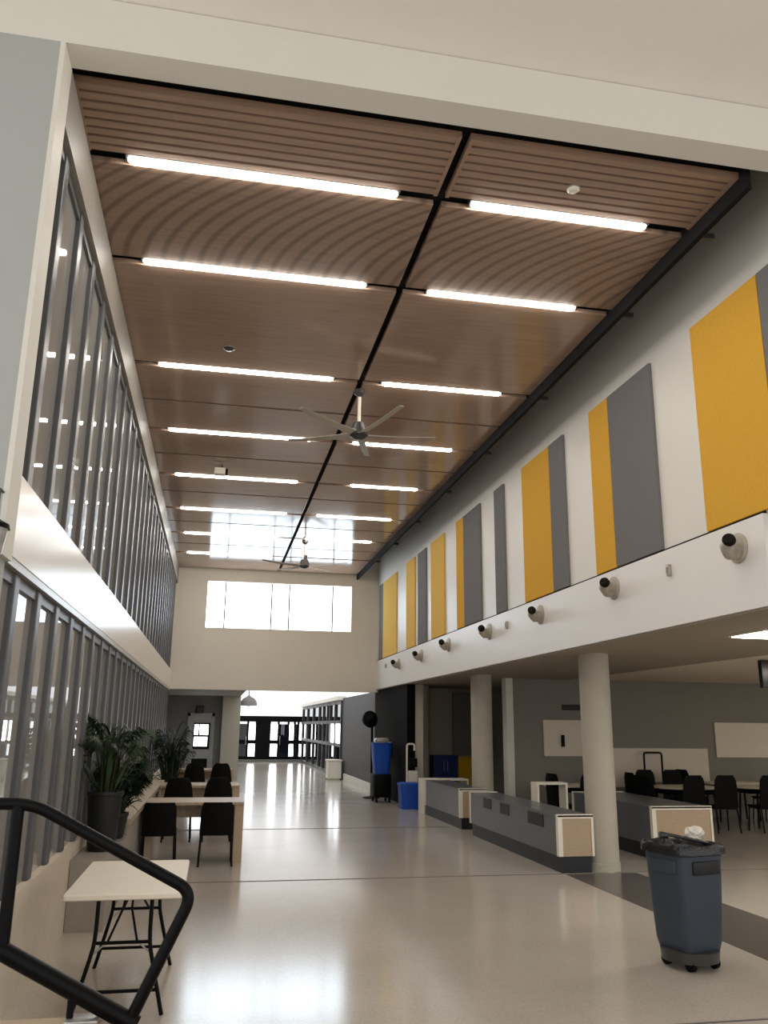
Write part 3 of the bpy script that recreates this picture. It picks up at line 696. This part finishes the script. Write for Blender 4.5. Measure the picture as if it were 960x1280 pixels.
MB().box(-.2, .2, -.21, -.198, .12, 1.0).build('door', M['cyellow'], t); MB().box(-.22, .22, -.18, .25, 0, .06).build('plinth', M['plinth'], t)

# ------------------------------------------------------------------ dining tables and chairs
def dining_table(label, x, y, rx, ry):
    t = thing('dining_table', label, 'table', (x, y, 0), 0, 'white dining tables')
    MB().rings([[(a*k, b*k*ry/rx, z) for a, b, _ in sq(rx, 0, 3)] for k, z in ((.97, .71), (1, .72), (1, .745), (.98, .75))]).build('tabletop', M['table_white'], t)
    MB().rings([[(a*k, b*k*ry/rx, z) for a, b, _ in sq(rx, 0, 3)] for k, z in ((.85, .62), (.9, .71))]).build('apron', M['black_plastic'], t)
    for sx in (-1, 1):
        for sy in (-1, 1): MB().tube([(sx*rx*.7, sy*ry*.6, .7), (sx*rx*.75, sy*ry*.65, 0)], .02).build('leg', M['black_metal'], t)
dining_table('white dining table at the right edge, nearest of the group', 10.95, 15.3, 1.0, .45)
dining_table('white dining table straight behind the trash can', 8.9, 15.3, .62, .45)
dining_table('white dining table near the taupe wall at the right', 10.6, 16.4, .6, .35)
dining_table('white dining table left of the near column', 6.85, 15.9, .5, .4)
DG = 'black chairs in the dining area'
dc = make_chair('black chair left of the near column, seen from the side', DG, .46, .40, .45, 1.0, .5, .44)
dc.location = (6.3, 15.0, 0); dc.rotation_euler = (0, 0, math.radians(-80))
spots = [(10.05, 14.55, 0, 'black chair at the front of the right-edge table, left one'), (10.75, 14.5, 8, 'black chair at the front of the right-edge table, right one'),
 (8.0, 15.3, -90, 'black chair at the left end of the table behind the trash can'), (8.55, 14.6, 0, 'black chair at the front of the table behind the trash can, left one'), (9.2, 14.6, -5, 'black chair at the front of the table behind the trash can, right one'),
 (8.6, 16.05, 180, 'black chair at the back of the table behind the trash can, left one'), (9.2, 16.05, 180, 'black chair at the back of the table behind the trash can, right one'),
 (9.75, 16.5, -80, 'black chair at the left end of the table near the taupe wall'), (11.4, 16.4, 90, 'black chair at the right end of the table near the taupe wall'),
 (7.7, 14.5, -50, 'black chair just right of the near column'), (7.75, 16.2, -70, 'black chair by the metal cart with a square handle'), (11.45, 14.5, 0, 'black chair at the right picture edge, half cut off'), (6.85, 15.2, 0, 'black chair at the front of the table left of the near column')]
for x, y, r, lab in spots: dup(dc, (x, y, 0), math.radians(r), lab)
t = thing('push_cart', 'metal cart with an upright square handle before the low white board', 'cart', (9.05, 16.72, 0))
MB().tube(bez([(-.2, 0, .1), (-.2, 0, 1.32), (.2, 0, 1.32), (.2, 0, .1)], 5, .06), .02).build('handle_frame', M['black_metal'], t)
MB().box(-.24, .24, -.14, .14, .7, .74).box(-.24, .24, -.14, .14, .2, .24).build('shelf', M['steel'], t)
for sx in (-1, 1):
    for sy in (-1, 1): MB().lathe([(.01, -.015), (.05, -.015), (.05, .015), (.01, .015)], mx=Matrix.Translation((sx*.2, sy*.11, .05)) @ Matrix.Rotation(PI/2, 4, 'Y')).box(sx*.2-.01, sx*.2+.01, sy*.11-.01, sy*.11+.01, .06, .22).build('caster', M['black_plastic'], t)

# ------------------------------------------------------------------ camera, world, view
cam = bpy.data.cameras.new('camera'); co = bpy.data.objects.new('camera', cam); col.objects.link(co); sc.camera = co
cam.sensor_fit = 'HORIZONTAL'; cam.sensor_width = 36; cam.lens = 1044.0*36/960; cam.clip_start = .05; cam.clip_end = 200
yaw, pitch, roll = 0.19348, 0.25091, 0.0106
cy, sy, cp, sp = math.cos(yaw), math.sin(yaw), math.cos(pitch), math.sin(pitch)
fw = Vector((sy*cp, cy*cp, sp)); r0 = Vector((cy, -sy, 0)); u0 = r0.cross(fw)
rr = r0*math.cos(roll)+u0*math.sin(roll); uu = u0*math.cos(roll)-r0*math.sin(roll)
mw = Matrix.Identity(4)
for i in range(3): mw[i][0], mw[i][1], mw[i][2] = rr[i], uu[i], -fw[i]
mw[0][3], mw[1][3], mw[2][3] = 0, 0, 1.8
co.matrix_world = mw
wd = bpy.data.worlds.new('world'); sc.world = wd; wd.use_nodes = True
bg = wd.node_tree.nodes['Background']; bg.inputs['Color'].default_value = (1.0, 1.0, 0.99, 1); bg.inputs['Strength'].default_value = 1.12
vs = sc.view_settings
sc.display_settings.display_device = 'sRGB'
vs.view_transform = 'Standard'; vs.look = 'None'; vs.exposure = 0.32; vs.gamma = 1.0; vs.use_curve_mapping = False
